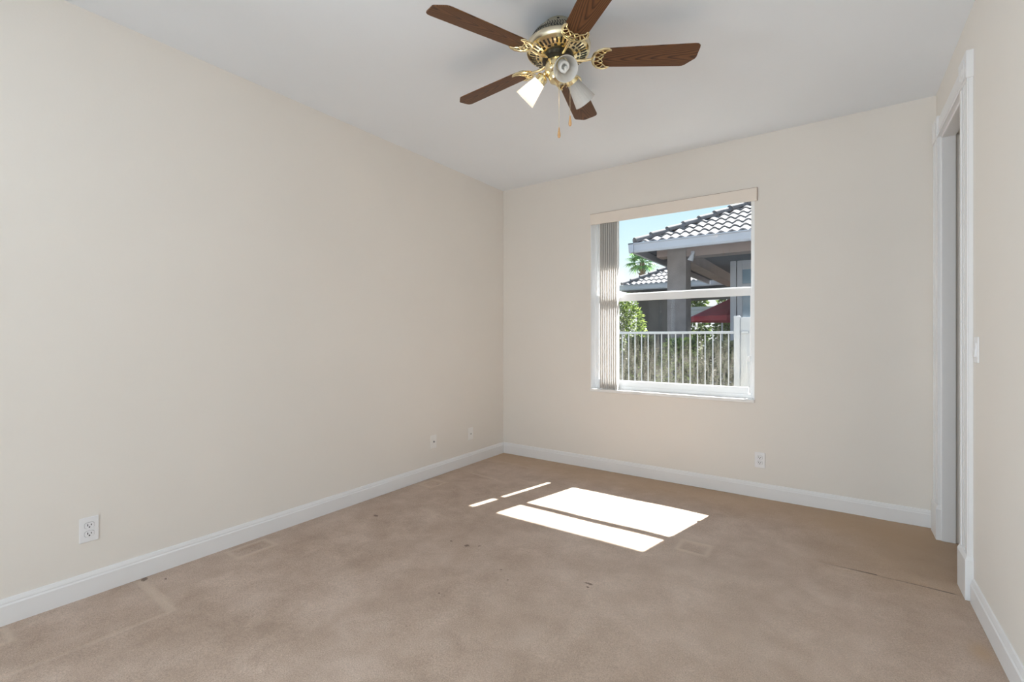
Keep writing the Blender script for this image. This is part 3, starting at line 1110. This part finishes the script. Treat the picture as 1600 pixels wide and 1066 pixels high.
def gutter(a, b2, inward, hgt=.16, dep=.11):
    """K-profile gutter along a-b"""
    a, b2, inward = Vector(a), Vector(b2), Vector(inward)
    pr = [(0, 0), (0, -.02), (.02, -.035), (.035, -hgt + .04), (.055, -hgt), (dep, -hgt), (dep, 0)]
    P = []
    for q in (a, b2):
        for d, z in pr:
            P.append(q + inward * d + Vector((0, 0, z)))
    n_ = len(pr)
    return MB().poly(P, [(i, (i + 1) % n_, n_ + (i + 1) % n_, n_ + i) for i in range(n_)] + [tuple(range(n_)), tuple(range(2 * n_ - 1, n_ - 1, -1))])


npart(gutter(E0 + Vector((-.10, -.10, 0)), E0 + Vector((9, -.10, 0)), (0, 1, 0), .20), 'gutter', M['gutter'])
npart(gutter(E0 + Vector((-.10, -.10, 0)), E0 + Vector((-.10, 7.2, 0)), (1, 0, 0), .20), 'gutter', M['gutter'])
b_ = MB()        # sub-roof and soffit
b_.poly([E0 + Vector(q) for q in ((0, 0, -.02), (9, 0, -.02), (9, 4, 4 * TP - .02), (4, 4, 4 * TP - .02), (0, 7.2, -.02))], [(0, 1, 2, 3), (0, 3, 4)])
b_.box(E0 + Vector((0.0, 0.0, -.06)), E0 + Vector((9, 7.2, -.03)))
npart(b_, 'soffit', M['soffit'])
b_ = MB()
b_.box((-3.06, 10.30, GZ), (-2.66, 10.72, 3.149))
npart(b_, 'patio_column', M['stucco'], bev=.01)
b_ = MB()
b_.box((-2.66, 10.33, 2.93), (5, 10.69, 3.149))
b_.box((-3.30, 10.35, 2.98), (-3.06, 10.69, 3.149))
npart(b_, 'front_beam', M['beam'])
b_ = MB()
b_.box((-3.03, 10.72, 2.90), (-2.70, 16.9, 3.149))
npart(b_, 'side_beam', M['beam'])
# end wall of the wing with its white framed door
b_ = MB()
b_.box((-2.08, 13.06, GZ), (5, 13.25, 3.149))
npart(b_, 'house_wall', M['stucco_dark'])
b_ = MB()
b_.box((-2.26, 13.0, GZ), (-2.12, 13.24, 3.149))
b_.box((-2.10, 13.0, GZ), (-1.98, 13.06, 3.149))
b_.box((-1.40, 13.0, GZ), (-1.28, 13.06, 3.149))
b_.box((-1.98, 13.0, 2.92), (-1.40, 13.06, 3.149))
b_.box((-1.98, 13.0, GZ), (-1.40, 13.06, .15))
b_.box((-1.98, 13.0, 2.38), (-1.40, 13.06, 2.56))
fr_ = npart(b_, 'door_frame', M['gutter'], bev=.005)
b_ = MB()
b_.box((-1.98, 13.03, .15), (-1.40, 13.05, 2.92))
npart(b_, 'pane', M['glass_blue'], par=fr_)
b_ = MB()
b_.box((-3.3, 10.0, GZ - .02), (5, 16.9, GZ + .03))
npart(b_, 'patio_slab', M['patio'])

fl = thing('floodlight', (-2.52, 10.30, 2.99), 'white floodlight under the patio eave beside the column', 'lamp')
MB().box((-.035, -.02, -.03), (.035, .02, .04)).build('mount', M['gutter'], fl, bevel=.004)
MB().lathe([(.022, .02), (.03, 0), (.045, -.06), (.06, -.14), (.055, -.15), (0, -.15)], 20, T(0.01, -.05, -.02) @ R(math.radians(20), 'Y')).build('lamp_head', M['gutter'], fl, smooth=True)

# ---- second house farther off to the left
E1 = Vector((-6.86, 17.2, 3.19))
hh = thing('distant_house', (-4.5, 20.0, GZ), 'farther grey house with a pale tiled hip roof left of the column', 'house')
HO = -Vector(hh.location)
b_ = MB()
tile_face(b_, E1 + Vector((.02, .02, .0)), (1, 0, 0), (0, 1, 0), 7.0, 3.2, True, .52)
b_.build('tile_roof', M['tile'], hh, smooth=True, loc=HO, normals=False)
b_ = MB()
hip_caps(b_, E1 + Vector((.03, .03, .03)), E1 + Vector((3.2, 3.2, 3.2 * .52 + .03)))
b_.build('hip_cap', M['cap'], hh, smooth=True, loc=HO)
b_ = gutter(E1 + Vector((-.10, -.10, 0)), E1 + Vector((7, -.10, 0)), (0, 1, 0), .20)
b_.build('gutter', M['gutter'], hh, loc=HO)
b_ = MB()
b_.poly([E1 + Vector(q) for q in ((0, 0, -.02), (7, 0, -.02), (7, 3.2, 3.2 * .52 - .02), (3.2, 3.2, 3.2 * .52 - .02), (0, 6.4, -.02))], [(0, 1, 2, 3), (0, 3, 4)])
b_.box(E1 + Vector((0, 0, -.22)), E1 + Vector((7, 6.4, -.16)))
b_.build('soffit', M['soffit'], hh, loc=HO)
b_ = MB()
b_.box((-6.47, 17.8, GZ), (-4.95, 18.1, 2.97))
b_.box((-6.47, 18.1, GZ), (-5.95, 23, 2.97))
b_.build('house_wall', M['stucco_dark'], hh, loc=HO)
b_ = MB()
b_.box((-4.95, 17.85, 2.66), (0, 18.1, 2.97))
b_.build('header_beam', M['gutter'], hh, loc=HO)

# white boards behind the umbrella
t = thing('board_screen', (-3.9, 17.0, GZ), 'white horizontal board screen behind the red umbrella', 'screen')
b_ = MB()
for q in range(3):
    b_.box((-.75, -.02, 2.16 + q * .12), (.75, .02, 2.27 + q * .12))
b_.build('board', M['vinyl'], t)
for xx in (-.7, .66):
    MB().box((xx, .02, 0), (xx + .05, .07, 2.5)).build('post', M['vinyl'], t)

# red umbrella on the patio
um = thing('patio_umbrella', (-2.45, 14.9, GZ + .03), 'red patio umbrella under the neighbour roof', 'umbrella')
b_ = MB()
nseg = 8
ap = Vector((0, 0, 2.62))
rim = [Vector((1.32 * math.cos(2 * PI * k / nseg), 1.32 * math.sin(2 * PI * k / nseg), 2.02)) for k in range(nseg)]
P, F = [ap, ap - Vector((0, 0, .012))], []
for r_ in rim:
    P += [r_, r_ - Vector((0, 0, .14))]
for k in range(nseg):
    a, b2 = 2 + 2 * k, 2 + 2 * ((k + 1) % nseg)
    F += [(0, a, b2), (a, a + 1, b2 + 1, b2)]
b_.poly(P, F).build('canopy', M['red'], um)
MB().tube([(0, 0, 0), (0, 0, 2.62)], .022, 10).build('pole', M['pole'], um)
MB().lathe([(.25, 0), (.25, .05), (.05, .09), (.05, .3), (0, .3)], 24).build('base', M['pole'], um, smooth=True)

# ---- white picket railing and vinyl panel at the lot line
pf = thing('picket_fence', (-2.6, 7.3, GZ), 'white metal picket fence outside the window', 'fence')
MB().box((-2.6, -.022, 1.505), (1.385, .022, 1.545)).build('top_rail', M['vinyl'], pf, bevel=.004)
MB().box((-2.6, -.02, .12), (1.385, .02, .16)).build('bottom_rail', M['vinyl'], pf, bevel=.004)
x = 1.385 - .075
pk = None
k = 0
while x > -2.5:
    b_ = MB()
    b_.box((-.0075, -.0075, .16), (.0075, .0075, 1.505))
    if pk is None:
        pk = b_.build('picket', M['vinyl'], pf, loc=(x, 0, 0))
    else:
        b_.bm.free()
        c_ = pk.copy()
        col.objects.link(c_)
        c_.parent = pf
        c_.location = (x, 0, 0)
    x -= .107
for xx in (-2.6, -1.0):
    MB().box((xx - .025, -.025, 0), (xx + .025, .025, 1.55)).build('post', M['vinyl'], pf)

vp = thing('vinyl_gate_panel', (-.9, 7.3, GZ), 'white grooved vinyl panel at the right end of the picket fence', 'fence panel')
MB().box((-.315, -.05, 0), (-.235, .05, 1.76)).build('post', M['vinyl'], vp, bevel=.008)
b_ = MB()
for q in range(9):
    b_.box((-.235 + q * .15, -.012, .05), (-.235 + q * .15 + .143, .012, 1.74))
b_.box((-.235, -.008, .05), (1.1, .008, 1.735))
b_.build('board', M['vinyl'], vp, bevel=.004)
MB().box((-.215, -.04, 1.51), (-.125, -.012, 1.545)).build('ledge', M['vinyl'], vp, bevel=.004)


# ---- plants
def leaves(mb, n, place, size, droop=.2):
    for _ in range(n):
        p, out = place()
        d = (out + Vector((random.gauss(0, .6), random.gauss(0, .6), random.gauss(0, .5) - droop))).normalized()
        s = d.cross(Vector((random.gauss(0, 1), random.gauss(0, 1), random.gauss(0, 1)))).normalized()
        L = size * random.uniform(.6, 1.3)
        wv_ = L * .28
        nrm = d.cross(s) * (L * .08)
        mb.poly([p, p + d * L * .45 + s * wv_ + nrm, p + d * L, p + d * L * .45 - s * wv_ + nrm], [(0, 1, 2, 3)])


def shrub(name, loc, rx, ry, h, n, mat, size, label, group=None):
    t_ = thing(name, loc, label, 'shrub', group)
    def place():
        th = random.uniform(0, 2 * PI)
        zz = random.random() ** .8
        rr = math.sqrt(random.random()) * (.55 + .45 * math.sin(PI * min(1, zz * .9 + .12)))
        o_ = Vector((math.cos(th), math.sin(th), (zz - .4)))
        return Vector((rx * rr * math.cos(th), ry * rr * math.sin(th), h * (.08 + .9 * zz))), o_
    b2 = MB()
    leaves(b2, n, place, size)
    b2.build('foliage', mat, t_, normals=False)
    b2 = MB()
    for q in range(5):
        a = random.uniform(0, 6.28)
        b2.tube([(0, 0, 0), (rx * .25 * math.cos(a), ry * .25 * math.sin(a), h * .45), (rx * .5 * math.cos(a), ry * .5 * math.sin(a), h * .85)], [.02, .014, .006], 6)
    b2.build('stem', M['stem'], t_)
    return t_


hedge = ((-3.65, 8.25, 1.50, 'leaf', 'leafy hedge shrub behind the fence, leftmost'), (-2.95, 8.35, 1.47, 'leaf_dry', 'dry tan hedge shrub behind the fence, second from left'),
         (-2.25, 8.3, 1.44, 'leaf', 'green hedge shrub behind the fence pickets in the middle'), (-1.6, 8.35, 1.40, 'leaf_dry', 'dry hedge shrub behind the fence beside the white panel'),
         (-.95, 8.3, 1.36, 'leaf', 'green hedge shrub behind the white vinyl panel'))
for (x_, y_, h_, mt, lb) in hedge:
    shrub('hedge_shrub', (x_, y_, GZ), .38, .42, h_, 2600, M[mt], .085, lb, 'hedge shrubs behind the fence')
shrub('tall_shrub', (-5.45, 13.2, GZ), .95, .8, 2.75, 6000, M['leaf_bright'], .095, 'tall bright green shrub left of the distant house')
shrub('tall_shrub', (-7.6, 16.6, GZ), .9, .8, 3.1, 1600, M['leaf'], .16, 'dark green tree foliage at the far left under the distant eave')
shrub('patio_plant', (-3.0, 17.9, GZ), .8, .4, 2.75, 1200, M['leaf'], .16, 'dark green plant behind the red umbrella')

for (x_, h_, lb) in ((-6.2, 4.3, 'dark green tree far beyond the red umbrella, nearest the column'), (-4.3, 4.0, 'dark green tree far beyond the red umbrella, behind the white door')):
    shrub('background_tree', (x_, 25.5, GZ), .80, .8, h_, 2200, M['leaf'], .24, lb)

# sabal palm beyond the roofs
pc = Vector((-12.4, 35.26, 6.95))
pt = thing('palm_tree', (pc.x, pc.y, GZ), 'green fan palm rising above the distant roof', 'palm tree')
top = pc.z - GZ
MB().tube([(.3, 0, 0), (.15, 0, top * .5), (0, 0, top)], [.24, .18, .17], 12).build('trunk', M['trunk'], pt, smooth=True)
b_ = MB()
for q in range(26):
    a = random.uniform(0, 6.28)
    zz = top - random.uniform(.1, 1.0)
    b_.tube([(.15 * math.cos(a), .15 * math.sin(a), zz - .2), (.32 * math.cos(a), .32 * math.sin(a), zz + .05)], [.05, .02], 5)
b_.build('boot', M['trunk'], pt)
for q in range(26):
    a = q * 2.4 + random.uniform(-.2, .2)
    el = math.radians(78 - 112 * (q / 25) + random.uniform(-8, 8))
    d = Vector((math.cos(a) * math.cos(el), math.sin(a) * math.cos(el), math.sin(el)))
    L = random.uniform(.55, .85)
    base_ = Vector((0, 0, top))
    hub_ = base_ + d * L
    b_ = MB()
    b_.tube([base_, base_ + d * L * .5 + Vector((0, 0, .03)), hub_], [.022, .016, .012], 5)
    s = d.cross(Vector((0, 0, 1))).normalized()
    u = s.cross(d)
    for j in range(17):
        an = math.radians(-115 + 230 * j / 16)
        dd = (d * math.cos(an) + s * math.sin(an)).normalized()
        ln = random.uniform(.62, .88) * (.75 + .25 * math.cos(an * .7))
        sd = dd.cross(u).normalized() * .045
        mid_ = hub_ + dd * ln * .55 + u * .02
        tip = hub_ + dd * ln - Vector((0, 0, .16 + .1 * random.random()))
        b_.poly([hub_, mid_ + sd, tip, mid_ - sd], [(0, 1, 2, 3)])
    b_.build('frond', M['palm_leaf'], pt, normals=False)
